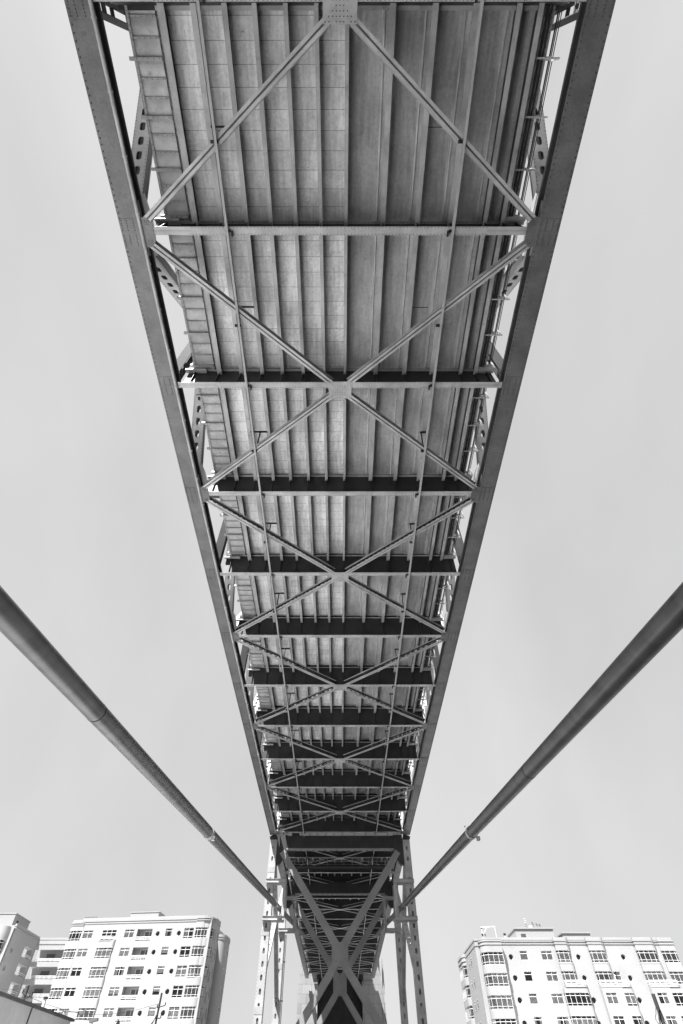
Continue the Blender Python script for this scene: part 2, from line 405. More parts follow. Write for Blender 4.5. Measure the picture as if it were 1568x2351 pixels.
        m.box(xo, xi, ys0, ys1, ZW + .05, ZW + .2)
        wk = m.build('walkway_plating', 'walk', root, smooth=True)
        rest = MB()
        for i in range(n + 1):
            a = ys0 + i * .589; big = i % 3 == 0; dpt = .16 if big else .07; r = MB() if i < 96 else rest
            r.box(xo, xi, a - .012, a + .012, ZW - dpt - .03, ZW + .04)
            r.box(xo, xi, a + .012, a + (.1 if big else .045), ZW - dpt - .03, ZW - dpt - .015)
            if near and i < 60: r.rline((xo - sg * .1, a + .03, ZW - dpt - .031), (xi + sg * .1, a + .03, ZW - dpt - .031), .19, dn, .02)
            if big: r.box(xo, xo + sg * .2, a - .04, a + .08, ZW - .16, ZW - .02)
            if i < 96: r.build('cross_rib', 'steel', wk)
        if rest.v: rest.build('cross_rib', 'steel', wk, kind='stuff')
        e = MB(); e.box(xo - sg * .09, xo + sg * .012, ys0, ys1, ZW - .13, ZW - .11); e.box(xo, xo + sg * .014, ys0, ys1, ZW - .13, ZW + .1)
        if near: e.rline((xo - sg * .05, ys0, ZW - .13), (xo - sg * .05, 40, ZW - .13), .2, dn, .018)
        for z in (.5, .8, 1.1): e.tube([(xo - sg * .04, ys0, ZW + z), (xo - sg * .04, ys1, ZW + z)], .022, 5)
        e.build('walkway_edge', 'steel', root)
    # service pipes along the right walkway edge
    for x, z, r in ((7.72, ZW - .3, .05), (7.86, ZW - .28, .035), (8.2, ZW - .05, .03), (8.34, ZW + .2, .02), (8.46, ZW + .35, .018)):
        MB().tube([(x, ys0, z), (x, ys1, z)], r, 6).build('service_pipe', 'dark', root)
    if near:
        n = int((ys1 - ys0) / 1.767)
        for i in range(n): a = ys0 + i * 1.767; m = MB(); m.box(7.45, 8.5, a, a + .06, ZW - .4, ZW - .34); m.box(8.42, 8.48, a, a + .06, ZW - .339, ZW + .4); m.build('pipe_bracket', 'steel', root)
    # inspection rails below the floor beams with their hangers
    for sg in (-1, 1):
        m = MB(); x = sg * 4.87; a = ys0
        m.box(x - .055, x + .055, ys0, ys1, ZB - .2, ZB - .185); m.box(x - .012, x + .012, ys0, ys1, ZB - .185, ZB - .06); m.box(x - .05, x + .05, ys0, ys1, ZB - .06, ZB - .045)
        rl = m.build('inspection_rail', 'rail', root)
        for k in range(k0, k1 + 1):
            h = MB(); y = Y(k); h.box(x + sg * -.14, x + sg * .05, y - .05, y + .05, ZB - .1, ZB - .018); h.box(x - .2 * sg - .03, x - .2 * sg + .03, y - .02, y + .2, ZB - .2, ZB - .02)
            ym = y + pitch / 2
            h.build('rail_hanger', 'dark', rl); h = MB()
            if ym > y_end: continue
            if sg < 0: h.box(-5.3, -4.3, ym - .04, ym + .04, ZS - .02, ZS + .06); top = (-4.72, ym, ZS)
            else: h.box(4.72, 5.1, ym - .05, ym + .05, ZS - .08, ZS - .02) if k > 1 else h.box(3.6, 4.4, ym, ym + .03, ZS - .02, ZS + .02); top = (4.8, ym, ZS - .06)
            if k > 1: h.beam(top, (x - .02 * sg, ym + .5, ZB + .35), .06, .06, (1, 0, 0))
            h.box(x - .22, x + .08, ym + .4, ym + .52, ZB - .1, ZB - .02)
            h.build('rail_hanger', 'dark', rl)

NEAR = thing('truss_span', (0, 38, ZB), 'riveted grey steel truss span directly overhead, nearer of the two spans', 'bridge span', 'steel truss spans of the bridge')
span(NEAR, -3.53, -1, 11, -11, 75.2, True)
# drain pipe on the left chord, with couplings
m = MB(); m.tube([(-8.57, -11, ZB - .075), (-8.62, 20, ZB - .075), (-8.62, 74, ZB - .075)], .07, 10); dp = m.build('drain_pipe', 'steel', NEAR, True)
for i in range(40): m = MB(); y = -3 + i * 1.95; m.tube([(-8.59 if y < 10 else -8.62, y, ZB - .075), (-8.59 if y < 10 else -8.62, y + .07, ZB - .075)], .088, 10); m.box(-8.54, -8.5, y, y + .06, ZB - .1, ZB - .01); m.build('pipe_coupling', 'steel', dp, True)

# ------------------------------------------------------------------ main cables
def cable(sg, label):
    root = thing('suspension_cable', (sg * 7.72, 35, 10.8), label, 'cable', 'suspension cables beside the bridge')
    zc = lambda y: 6.05 + .1362 * y
    pts = [(sg * 7.72, y, zc(y)) for y in [-58 + 1.5 * i for i in range(131)]]
    pts[0] = (sg * 7.72, -57.0, zc(-57))
    cbd = MB().tube(pts, .3, 40).build('cable_body', 'cable', root, True)
    cbd.cycles.shadow_terminator_geometry_offset = .4; cbd.cycles.shadow_terminator_offset = .2
    for y in (14.5, 41) if sg < 0 else (20.5,):
        MB().tube([(sg * 7.72, y - .03, zc(y - .03)), (sg * 7.72, y + .03, zc(y + .03))], .306, 32).build('wrapping_seam', 'dark', root, True)
    for y in (32.4, 71.5, 93):
        m = MB(); m.tube([(sg * 7.72, y - .16, zc(y - .16)), (sg * 7.72, y + .16, zc(y + .16))], .335, 24)
        for s2 in (-1, 1): m.box(sg * 7.72 + s2 * .1 - .06 + .2 * s2, sg * 7.72 + s2 * .16 + .06 + .2 * s2, y - .12, y + .12, zc(y) - .36 * 1 * s2 - .04, zc(y) - .26 * s2 + .04)
        m.build('cable_band', 'steel', root, True)
    return root
cable(-1, 'thick wrapped cable crossing the sky left of the bridge')
cable(1, 'thick wrapped cable crossing the sky right of the bridge')
for sg in (-1, 1):
    a = MB(); a.box(sg * 5.5, sg * 10, -62, -54, GZ, .2); a.box(sg * 6.6, sg * 8.9, -60, -55.5, .2, 1.4)
    tag(a.build('cable_anchor_block', 'pylon'), 'concrete anchor block behind the camera holding the %s cable' % ('left' if sg < 0 else 'right'), 'anchor block', 'cable anchor blocks')

# ------------------------------------------------------------------ steel towers (two bents)
def bent(y, label, upper_brk, lower_brk, cut):
    root = thing('bridge_tower', (0, y, GZ), label, 'bridge tower', 'steel bents under the bridge')
    for sg in (-1, 1):
        xo, xi = sg * 9.47, sg * 8.52; xc = sg * 9.0
        m = MB()
        zb, zt = GZ + .4, 23.7; H = zt - zb
        # front and rear cover plates with oval openings
        wd = .95
        m.perf((xc, y, zb), (0, 0, 1), (-1, 0, 0), H, wd, 21, .52, .24, -.02, .4, .45)
        m.perf((xc, y + 1.1, zb), (0, 0, 1), (1, 0, 0), H, wd, 21, .52, .24, -.02, .4, .45)
        for x in (xo - sg * .02, xi + sg * .02): m.box(x - .012, x + .012, y + .004, y + 1.096, zb, zt)
        m.box(xc - .02, xc + .02, y + .1, y + 1.0, zb, zt)
        for x in (xo - sg * .05, xi + sg * .05): m.rline((x, y - .002, zb), (x, y - .002, zt), .3, (0, -1, 0), .02)
        lg = m.build('leg', 'leg', root)
        for zz in (20.3, 14.0, 7.4, 1.6):
            b = MB(); b.box(xo - sg * .015, xi + sg * .015, y - .02, y - .003, zz - .32, zz + .32)
            for i in range(8):
                for j in range(6): b.rivets([(xo - sg * (.1 + i * .107), y - .02, zz - .26 + j * .104)], (0, -1, 0), .018)
            b.box(xo + sg * .003, xi - sg * .003, y - .006, y - .002, zz - .95, zz - .93)
            b.build('splice_plate', 'leg', lg)
        m = MB(); m.box(xo + sg * .3, xi - sg * .3, y - .3, y + 1.4, GZ, GZ + .4); m.build('base_plate', 'steel', root)
        m = MB(); m.box(sg * 8.5, sg * 9.5, y - .9, y + .3, 23.7, 23.8); m.box(sg * 8.65, sg * 9.35, y - .7, y + .1, 23.8, 23.98); m.build('bearing', 'dark', root)
        # corner box below the cross beam
        m = MB(); m.plate([(sg * 8.5, y + .1, 24.3), (sg * 7.25, y + .1, 24.3), (sg * 7.25, y + .1, 22.9), (sg * 7.35, y + .1, 22.0), (sg * 8.0, y + .1, 20.9), (sg * 8.5, y + .1, 20.9)], (0, 1, 0), .6)
        m.build('corner_box', 'beamweb', root)
        # cable bracket: two arms and an upright
        for n_, z in enumerate((upper_brk, lower_brk)):
            a = MB(); a.box(sg * 9.5, sg * 6.88, y - .42, y - .4, z - .2, z + .2)
            for zz in (z - .2, z + .18): a.box(sg * 9.5, sg * 6.88, y - .52, y - .03, zz, zz + .02)
            a.box(sg * 8.4, sg * 6.88, y - .03, y + .7, z - .22, z - .2); a.box(sg * 8.4, sg * 6.9, y + .68, y + .7, z - .2, z + .2)
            for i in range(6): a.rivets([(sg * (9.42 - i * .12), y - .42, z + .1), (sg * (9.42 - i * .12), y - .42, z - .1)], (0, -1, 0), .02)
            a.build('bracket_arm', 'leg', root)
        a = MB(); a.box(sg * 7.24, sg * 6.9, y - .38, y - .36, lower_brk, upper_brk); a.box(sg * 7.24, sg * 7.22, y - .36, y + .66, lower_brk, upper_brk - .02); a.box(sg * 6.9, sg * 6.92, y - .36, y + .66, lower_brk, upper_brk - .02)
        a.box(sg * 7.24, sg * 6.9, y + .66, y + .68, lower_brk, upper_brk)
        a.build('bracket_upright', 'leg', root)
    # cross beam
    m = MB(); m.box(-7.25, 7.25, y + .15, y + .19, 22.6, 24.2); m.box(-7.25, 7.25, y + .75, y + .79, 22.6, 24.2)
    cb = m.build('cross_beam', 'beamweb', root)
    m = MB(); m.perf((-7.25, y + .47, 22.59), (1, 0, 0), (0, -1, 0), 14.5, .7, 18, .4, .2, .02); m.box(-7.25, 7.25, y + .1, y + .14, 22.57, 22.72)
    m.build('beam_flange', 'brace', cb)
    # X bracing
    zc = 12.0; yb = y + .35
    for sg in (-1, 1):
        for p, q in (((sg * 7.75, yb, 22.3), (sg * .42, yb, 12.85)), ((sg * .5, yb, 11.15), (sg * 8.6, yb, 1.0))):
            m = MB(); w = .76; p, q = Vector(p), Vector(q); dd = (q - p).normalized(); sd = Vector((0, 1, 0)); b = dd.cross(sd)
            m.beam(p, q, w, .02, sd, -.41); m.beam(p, q, w, .02, sd, .41)
            for s2 in (-1, 1): m.beam(p, q, .02, .8, sd, 0, s2 * (w / 2 - .06))
            L = (q - p).length
            for s2 in (-.34, -.12, .12, .34): m.rline(p + b * s2 - sd * .42, q + b * s2 - sd * .42, .26, (0, -1, 0), .017)
            for t in (.14, .5, .86):
                c0 = p + dd * (L * t - .45); c1 = p + dd * (L * t + .45); m.beam(c0, c1, w + .01, .016, sd, -.428)
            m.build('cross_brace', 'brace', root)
    m = MB(); m.box(-.97, .97, yb - .4, yb - .38, 10.9, 13.1); m.box(-.97, .97, yb + .38, yb + .4, 10.9, 13.1)
    m.box(-.1, .1, yb - .47, yb - .4, 11.2, 12.9); m.box(-.3, .3, yb - .44, yb - .4, 11.0, 12.95)
    for x in (-.97, .95): m.box(x, x + .02, yb - .38, yb + .38, 10.9, 13.1)
    for x in (-.85, .85): m.rline((x, yb - .4, 11), (x, yb - .4, 13), .14, (0, -1, 0), .018)
    m.build('centre_plate', 'brace', root)
    # conduits clipped down the left leg
    if cut:
        m = MB()
        for dx in (0, .16): m.tube([(-8.36 + dx, y - .1, GZ), (-8.36 + dx, y - .1, 17.5)], .045, 6)
        for z in (14.4, 10.3, 6): m.box(-8.45, -8.1, y - .16, y - .02, z, z + .12)
        m.build('conduit', 'dark', root)
    return root
T1 = bent(76, 'nearer steel bent with big X bracing, oval-holed legs and cable brackets', 19.0, 15.25, False)
T2 = bent(96.9, 'farther steel bent behind the nearer one, thin conduits on its left leg', 22.0, 18.05, True)
for sg in (-1, 1):     # side bracing between the bents
    for p, q in (((77.1, 10.0), (86.7, 17.3)), ((96.9, 10.4), (87.2, 17.3)), ((77.1, 23.4), (86.7, 17.5)), ((96.9, 23.4), (87.2, 17.5))):
        m = MB(); P = Vector((sg * 9.0, *p)); Q = Vector((sg * 9.0, *q)); dd = (Q - P).normalized(); bx = Vector((1, 0, 0)); nn = dd.cross(bx)
        for s2 in (-1, 1): m.beam(P + bx * s2 * .24, Q + bx * s2 * .24, .03, .45, nn)
        L = (Q - P).length
        m.perf(P + nn * .23, dd, -bx if dd.cross(bx).dot(nn) > 0 else bx, L, .55, 11, .22, .21, .015); m.perf(P - nn * .23, dd, bx if dd.cross(bx).dot(nn) > 0 else -bx, L, .55, 11, .22, .21, .015)
        m.build('side_brace', 'leg', T1)

FAR = thing('truss_span', (0, 130, ZB), 'far steel truss span running beyond the X-braced bents to the concrete pylon', 'bridge span', 'steel truss spans of the bridge')
span(FAR, 77.3 - 7.07, 1, 15, 77.3, 183, False)

# inspection gantry hung under the deck between the bents
m = thing('inspection_gantry', (0, 83, 22.4), 'dark railed inspection gantry hung under the deck behind the first cross beam', 'gantry')
b = MB(); b.box(-6.6, 6.6, 82.2, 83.4, 22.35, 22.42); b.box(-6.6, 6.6, 82.15, 82.25, 22.28, 22.45); b.box(-6.6, 6.6, 83.35, 83.45, 22.28, 22.45); b.build('platform', 'dark', m)
b = MB()
for y in (82.2, 83.4):
    for z in (22.9, 23.4): b.tube([(-6.6, y, z), (6.6, y, z)], .03, 6)
    for i in range(12): b.tube([(-6.5 + i * 1.18, y, 22.4), (-6.5 + i * 1.18, y, 23.42)], .028, 6)
b.build('railing', 'brace', m)
b = MB()
for x in (-4.87, 4.87):
    for y in (82.3, 83.3): b.tube([(x, y, 22.4), (x, y, ZB - .17)], .05, 8)
b.build('hanger_rod', 'dark', m)

# ------------------------------------------------------------------ concrete pylon
P = thing('concrete_pylon', (0, 192, GZ), 'tall stepped concrete pylon with a dark portal behind the two steel bents', 'pylon')
m = MB()
for sg in (-1, 1):
    m.box(sg * 6.1, sg * 11.5, 184.5, 200, GZ, 23.6)
    m.box(sg * 6.4, sg * 11.3, 184.8, 199.7, 23.6, 25.4); m.box(sg * 7.2, sg * 11.15, 185.1, 199.4, 25.4, 28.6)
m.box(-11.2, 11.2, 200.2, 203, GZ, 25); m.build('tower_shaft', 'pylon', P)
m = MB(); m.box(-6.08, 6.08, 187.5, 188.2, GZ, 25.5); m.box(-6.09, 6.09, 185.0, 187.4, 24.2, 25.5)  # dark sheet painted in for the shade inside the portal
for z in (19, 16.5, 14, 11): m.box(-6.07, 6.07, 187.46, 187.5, z, z + .06)
m.build('portal_shade_sheet', 'dark', P)
m = MB(); m.box(-8.2, 8.2, 183.1, 200, 26.15, 26.5); m.build('portal_sun_block', 'slab_smooth', P)  # unseen deck continuation, added to keep sun out of the portal
m = MB(); m.plate([(11.9, 184, 28.4), (12.05, 184, 28.4), (12.45, 184, 12), (11.75, 184, 22)], (0, 1, 0), 3); m.plate([(11.5, 184.2, 22.2), (11.8, 184.2, 22.2), (12.4, 184.2, GZ), (11.5, 184.2, GZ)], (0, 1, 0), 3); m.build('buttress', 'pylon', P)

# ------------------------------------------------------------------ white apartment blocks
def roundpath(pts, rad, n=7):
    out = []
    for i, p in enumerate(pts):
        r = rad[i]
        if not r: out.append(p); continue
        a, b, c = Vector(pts[i - 1]), Vector(p), Vector(pts[i + 1]); u = (a - b).normalized() * r; v = (c - b).normalized() * r
        for k in range(n + 1): t = k / n * math.pi / 2; out.append(tuple(b + u * (1 - math.sin(t)) + v * (1 - math.cos(t))))
    return out
def inset(path, d):
    out = []
    for i, p in enumerate(path):
        a = Vector(path[max(i - 1, 0)]); b = Vector(path[min(i + 1, len(path) - 1)]); t = (b - a).normalized(); nrm = Vector((-t.y, t.x)); out.append(tuple(Vector(p) + nrm * d))
    return out
def resample(path, step):
    out = [path[0]]; acc = 0
    for a, b in zip(path, path[1:]):
        a, b = Vector(a), Vector(b); L = (b - a).length; pos = step - acc
        while pos < L: out.append(tuple(a.lerp(b, pos / L))); pos += step
        acc = (acc + L) % step if L else acc
    out.append(path[-1]); return out
def ribbon(mb, path, z0, z1):
    vs = []; [vs.extend([(p[0], p[1], z0), (p[0], p[1], z1)]) for p in path]
    mb.add(vs, [(2 * i, 2 * i + 2, 2 * i + 3, 2 * i + 1) for i in range(len(path) - 1)])
def curtain(mb, path, z0, z1, amp=.05):
    pts = resample(path, .09); ins = inset(pts, amp); ribbon(mb, [ins[i] if i % 2 else pts[i] for i in range(len(pts))], z0, z1)
def cell(mb, x0, x1, z0, z1, hole, depth, y=0):
    """wall cell facing -y with an opening and its reveal"""
    if not hole: mb.add([(x0, y, z0), (x1, y, z0), (x1, y, z1), (x0, y, z1)], [(0, 1, 2, 3)]); return
    if hole[0] == 'r':
        a, b, c, d = hole[1:]
        for q in ((x0, a, z0, z1), (b, x1, z0, z1), (a, b, z0, c), (a, b, d, z1)):
            if q[1] - q[0] > 1e-4 and q[3] - q[2] > 1e-4: mb.add([(q[0], y, q[2]), (q[1], y, q[2]), (q[1], y, q[3]), (q[0], y, q[3])], [(0, 1, 2, 3)])
        H = [(a, c), (b, c), (b, d), (a, d)]
    else:
        cx, cz, r = hole[1:]; K = 20; H = [(cx + r * math.cos(2 * math.pi * k / K), cz + r * math.sin(2 * math.pi * k / K)) for k in range(K)]
        hw = min(cx - x0, x1 - cx, r + .3); 
        for q in ((x0, cx - hw, z0, z1), (cx + hw, x1, z0, z1), (cx - hw, cx + hw, z0, cz - hw), (cx - hw, cx + hw, cz + hw, z1)):
            if q[1] - q[0] > 1e-4 and q[3] - q[2] > 1e-4: mb.add([(q[0], y, q[2]), (q[1], y, q[2]), (q[1], y, q[3]), (q[0], y, q[3])], [(0, 1, 2, 3)])
        O = []
        for k in range(K): t = 2 * math.pi * k / K; cc, ss = math.cos(t), math.sin(t); g_ = hw / max(abs(cc), abs(ss)); O.append((cx + cc * g_, cz + ss * g_))
        o = len(mb.v); mb.v += [Vector((a, y, b)) for a, b in H + O]; mb.f += [(o + k, o + K + k, o + K + (k + 1) % K, o + (k + 1) % K) for k in range(K)]
        for j, (sx, sz) in enumerate(((1, 1), (-1, 1), (-1, -1), (1, -1))):
            k = j * 5 + 2; k2 = k + 1
            if abs(max(abs(O[k][0] - cx), 0) - abs(O[k2][0] - cx)) > 1e-6: mb.add([(O[k][0], y, O[k][1]), (cx + sx * hw, y, cz + sz * hw), (O[k2][0], y, O[k2][1])], [(0, 1, 2)])
    n = len(H); mb.add([(a, y, b) for a, b in H] + [(a, y + depth, b) for a, b in H], [(k, k + n, (k + 1) % n + n, (k + 1) % n) for k in range(n)])
def window(root, T, a, b, c, d, dep=.2, cols=2, style=None):
    m = MB(T); w = .05; rd, fo, fi = (1.2, .04, .03) if dep > .1 else (.008, .008, 0)
    for z in (c, d - w): m.box(a, b, dep - fo, dep + fi, z, z + w)
    zt = c + (d - c) * .7
    m.box(a, b, dep - fo * .75, dep + fi * .6, zt - .03, zt + .03)
    if d - c > 1.6: m.box(a, b, dep - fo * .75, dep + fi * .6, c + .32, c + .37)
    for i in range(cols + 1):
        x = a + (b - a) * i / cols; m.box(max(a, x - .03), min(b, x + .03), dep - fo * 1.1, dep + fi * .8, c + w, d - w)
    f = m.build('window', 'frame', root)
    g_ = MB(T); g_.add([(a, dep - .004, c), (b, dep - .004, c), (b, dep - .004, d), (a, dep - .004, d)], [(0, 1, 2, 3)]); g_.build('pane', 'glass', f)
    rm = MB(T); e_ = .3 if rd > 1 else 0; rm.add([(a - e_, dep + rd, c - e_), (b + e_, dep + rd, c - e_), (b + e_, dep + rd, d + e_), (a - e_, dep + rd, d + e_)], [(0, 1, 2, 3)]); rm.build('room_shade_sheet', 'room', f)
    st = style if style is not None else random.choice([0, 1, 1, 2, 3, 4])
    if rd < 1: st = 0
    cu = MB(T); L = b - a
    if st == 1: curtain(cu, [(a, dep + .12), (b, dep + .12)], c, d - .15)
    elif st == 2: curtain(cu, [(a, dep + .12), (a + L * .3, dep + .12)], c, d); curtain(cu, [(b - L * .3, dep + .12), (b, dep + .12)], c, d)
    elif st == 3: cu.box(a, b, dep + .1, dep + .12, c + (d - c) * random.uniform(0, .5), d)
    elif st == 4: curtain(cu, [(a + L * random.choice([0, .5]), dep + .12), (a + L * random.choice([.5, 1]) + .01, dep + .12)], c, d)
    if cu.v: cu.build('curtain', 'curtain', f)
def porthole(root, T, cx, cz, r, dep=.3):
    m = MB(T); pts = [(cx + r * math.cos(t), dep, cz + r * math.sin(t)) for t in [2 * math.pi * k / 24 for k in range(25)]]; m.tube(pts, .035, 6, False)
    f = m.build('round_window', 'frame', root); g_ = MB(T); g_.add([p for p in pts[:-1]], [tuple(range(24))]); g_.build('pane', 'glass', f)
    rm = MB(T)
    if dep > .1: rm.box(cx - r * 1.3, cx + r * 1.3, dep + .5, dep + .52, cz - r * 1.3, cz + r * 1.3)
    else: rm.add([(p[0], dep + .006, p[2]) for p in pts[:-1]], [tuple(range(24))])
    rm.build('room_shade_sheet', 'room', f)
def loggia(root, T, a, b, c, d, dep=1.3):
    m = MB(T); m.add([(a, dep, c), (b, dep, c), (b, dep, d), (a, dep, d)], [(0, 1, 2, 3)]); bw_ = m.build('loggia_wall', 'white', root)
    m = MB(T); x0 = a + (b - a) * .38; m.box(x0, b - .05, dep - .04, dep - .02, c, d - .25); m.build('sliding_door', 'door', root)
    m = MB(T); 
    for x in (x0, (x0 + b) / 2, b - .06): m.box(x - .03, x + .03, dep - .08, dep - .04, c, d - .25)
    m.box(x0, b, dep - .08, dep - .04, d - .28, d - .22); m.build('door_frame', 'frame', root)
    rail(root, T, [(a, -.03), (b, -.03)], c, .62)
def rail(root, T, path, z, h=.7, n=3):
    m = MB(T)
    for k in range(n): m.tube([(p[0], p[1], z + h * (k + 1) / n) for p in path], .035, 6)
    for p in resample(path, 1.1): m.tube([(p[0], p[1], z), (p[0], p[1], z + h)], .03, 6)
    m.build('balcony_railing', 'frame', root)
def bay(root, T, path, back, z0, z1, wins, top=None, step=.95, dark=.3):
    """solid bay following path (outline), closed by back points, window bands at wins=[(zb,zt)]"""
    wins = sorted(wins); zz = z0; m = MB(T); poly = path + back
    for a, b in wins:
        m.prism(poly, zz, a); zz = b
    m.prism(poly, zz, z1); m.build('bay', 'white', root, smooth=True)
    for a, b in wins:
        ins = inset(path, .14); f = MB(T); arc = resample(ins, step)
        for z, h in ((a, .05), (a + (b - a) * .2, .04), (a + (b - a) * .76, .05), (b - .05, .05)):
            o2 = inset(path, .1); i2 = inset(path, .17); ribbon(f, o2, z, z + h)
            vs = []; 
            for p, q in zip(o2, i2): vs += [(p[0], p[1], z), (q[0], q[1], z)]
            f.add(vs, [(2 * i, 2 * i + 1, 2 * i + 3, 2 * i + 2) for i in range(len(o2) - 1)])
            f.add([(x, y, z_ + h) for x, y, z_ in vs], [(2 * i, 2 * i + 2, 2 * i + 3, 2 * i + 1) for i in range(len(o2) - 1)])
        for p in arc: f.tube([(p[0], p[1], a), (p[0], p[1], b)], .028, 5, False)
        w = f.build('bay_window', 'frame', root)
        g_ = MB(T); ribbon(g_, ins, a, b); g_.build('pane', 'glass', w)
        core = inset(path, .75); g_ = MB(T); ribbon(g_, core, a, b); g_.build('room_shade_sheet', 'room', w)
        if random.random() > dark:
            g_ = MB(T); ip = inset(path, .3); k0 = random.choice([0, 0, 0, len(ip) // 3]); curtain(g_, ip[k0:], a + (.25 if random.random() < .5 else 0), b - (.35 if random.random() < .6 else 0), .07); g_.build('curtain', 'curtain', w)
def ledge(mb, path, back, zs, out=.1, h=.14):
    for z in zs: mb.prism(inset(path, -out) + back, z, z + h)

# ---- left block
s_ = -.1; X0 = -38.0
def LT(x100): return (136 - s_ * X0) / (100 - s_ * x100)
th = math.atan(s_); AN = Vector((X0, 136, 0)); DU = Vector((math.cos(th), math.sin(th), 0)); DV = Vector((-math.sin(th), math.cos(th), 0))
def U(x100): return (x100 * LT(x100) - X0) / math.cos(th)
TL = lambda p: AN + DU * p[0] + DV * p[1] + Vector((0, 0, p[2]))
B1 = thing('apartment_building', (-38, 140, GZ), 'white art deco apartment block left of the bridge, with loggias and rounded right corner', 'apartment building', 'white apartment blocks')
tops = [25.7 - 2.995 * i for i in range(5)]
cols = [('w', -40.66, -39.2, 1.35), ('w', -34.15, -32.72, 1.4), ('l', -32.2, -29.82, 1.95), ('o', -28.9, 0, 0), ('s', -27.7, -26.7, 1.35), ('o', -25.56, 0, 0), ('w', -24.77, -23.3, 1.75)]
uL, uR = U(-43.3), U(-20.6)
fac = MB(TL)
for i, zt in enumerate(tops):
    zlo, zhi = zt - 2.5, zt + .495
    if i == 0: zhi = 27.3
    ext = []
    for t, a, b, h in cols:
        if t == 'o': c = U(a); ext.append((c - .5, c + .5, ('o', c, zt - .85, .44)))
        else: ext.append((U(a), U(b), ('r', U(a), U(b), zt - h, zt)))
    bounds = [U(-40.95)] + [(ext[k][1] + ext[k + 1][0]) / 2 for k in range(len(ext) - 1)] + [uR]
    for k, e in enumerate(ext):
        cell(fac, bounds[k], bounds[k + 1], zlo, zhi, e[2], 1.3 if cols[k][0] == 'l' else .25)
        t, a, b, h = cols[k]
        if t == 'o': porthole(B1, TL, U(a), zt - .85, .44, .22)
        elif t == 'l': loggia(B1, TL, U(a), U(b), zt - h, zt)
        else: window(B1, TL, U(a), U(b), zt - h, zt, .16, 1 if t == 's' else 2, 3 if t == 's' and i else None)
zlo = tops[-1] - 2.5
cell(fac, U(-40.95), uR, GZ, zlo, None, 0)
fac.add([(uL, 4, GZ), (uL, 16, GZ), (uL, 16, 27.3), (uL, 4, 27.3)], [(0, 3, 2, 1)])
fac.add([(uL, 16, GZ), (uR - 1.3, 16, GZ), (uR - 1.3, 16, 27.3), (uL, 16, 27.3)], [(0, 3, 2, 1)])
fac.add([(uL + 1.6, 0, 27.24), (uR - 1.3, 0, 27.24), (uR - 1.3, 16, 27.24), (uL, 16, 27.24), (uL, 1.6, 27.24)], [(0, 1, 2, 3, 4)]); fac.add([(uR - 1.3, 0, 27.24), (uR - 1, 0, 27.24), (uR + .2, 1.6, 27.24), (uR + .2, 5.8, 27.24), (uR - 1.3, 5.8, 27.24)], [(0, 1, 2, 3, 4)])
fac.build('facade', 'white', B1)
led = MB(TL)
for z in (26.75, 27.12): led.box(U(-41.4), uR - 1, -.1, .3, z, z + .16)
led.box(U(-41.4), uR - 1, -.04, .3, 27.3, 27.75); pL = roundpath([(uL - .1, 5), (uL - .1, -.06), (U(-40.9), -.06)], [0, 1.6, 0])
pR = roundpath([(U(-22.95), -.35), (uR + .35, -.35), (uR + .35, 1.9)], [0, 1.6, 0])
for z in (26.55, 26.9): led.prism(inset(pL, -.12) + [(U(-40.9), 5)], z, z + .12); led.prism(inset(pR, -.12) + [(U(-22.95), 1.9)], z + .3, z + .42)
led.prism(inset(pL, .06) + [(U(-40.95), 4.9)], 27.25, 27.5)
led.build('cornice', 'white', B1)
# left corner bay, middle bay, right corner bays
wb = lambda lst, h=1.75: [(z - h, z) for z in lst]
pth = roundpath([(uL - .1, 5), (uL - .1, -.06), (U(-40.9), -.06), (U(-40.9), .1)], [0, 1.6, 0, 0])
bay(B1, TL, pth, [(U(-40.95), 5)], GZ, 27.25, wb(tops), dark=.1, step=.8)
pth = roundpath([(U(-37.75), .1), (U(-37.75), -.5), (U(-35.25), -.5), (U(-35.25), .1)], [0, 0, .5, 0])
bay(B1, TL, pth, [], GZ, tops[0] - 1.8, wb(tops[1:]), dark=.2)
window(B1, TL, U(-37.7), U(-35.45), tops[0] - 1.75, tops[0], -.05, 3, 1)
rail(B1, TL, [(U(-37.75), -.7), (U(-35.9), -.7), (U(-35.3), -.2)], tops[0] - 1.8, .6)
for za, zb_, u0, u1, pr in ((tops[2] - 1.85, 27.6, U(-22.95), U(-21.35), .35), (tops[2] - 1.85, 27.5, U(-21.35) - .3, uR + .35, .2)):
    pth = roundpath([(u0, .1), (u0, -pr), (u1, -pr), (u1, 1.9 if u1 > uR else 1.0)], [0, 0, .8 if u1 < uR else 1.5, 0]); bay(B1, TL, pth, [(u0, 1.9)] if u1 > uR else [(u0, 1)], za, zb_, wb(tops[:3]), dark=.35, step=.8)
pth = roundpath([(U(-22.95), .1), (U(-22.95), -.3), (uR + .35, -.3), (uR + .35, 1.9)], [0, 0, 1.6, 0]); bay(B1, TL, pth, [(U(-22.95), 1.9)], GZ, tops[2] - 1.87, wb(tops[3:]), dark=.2, step=.85)
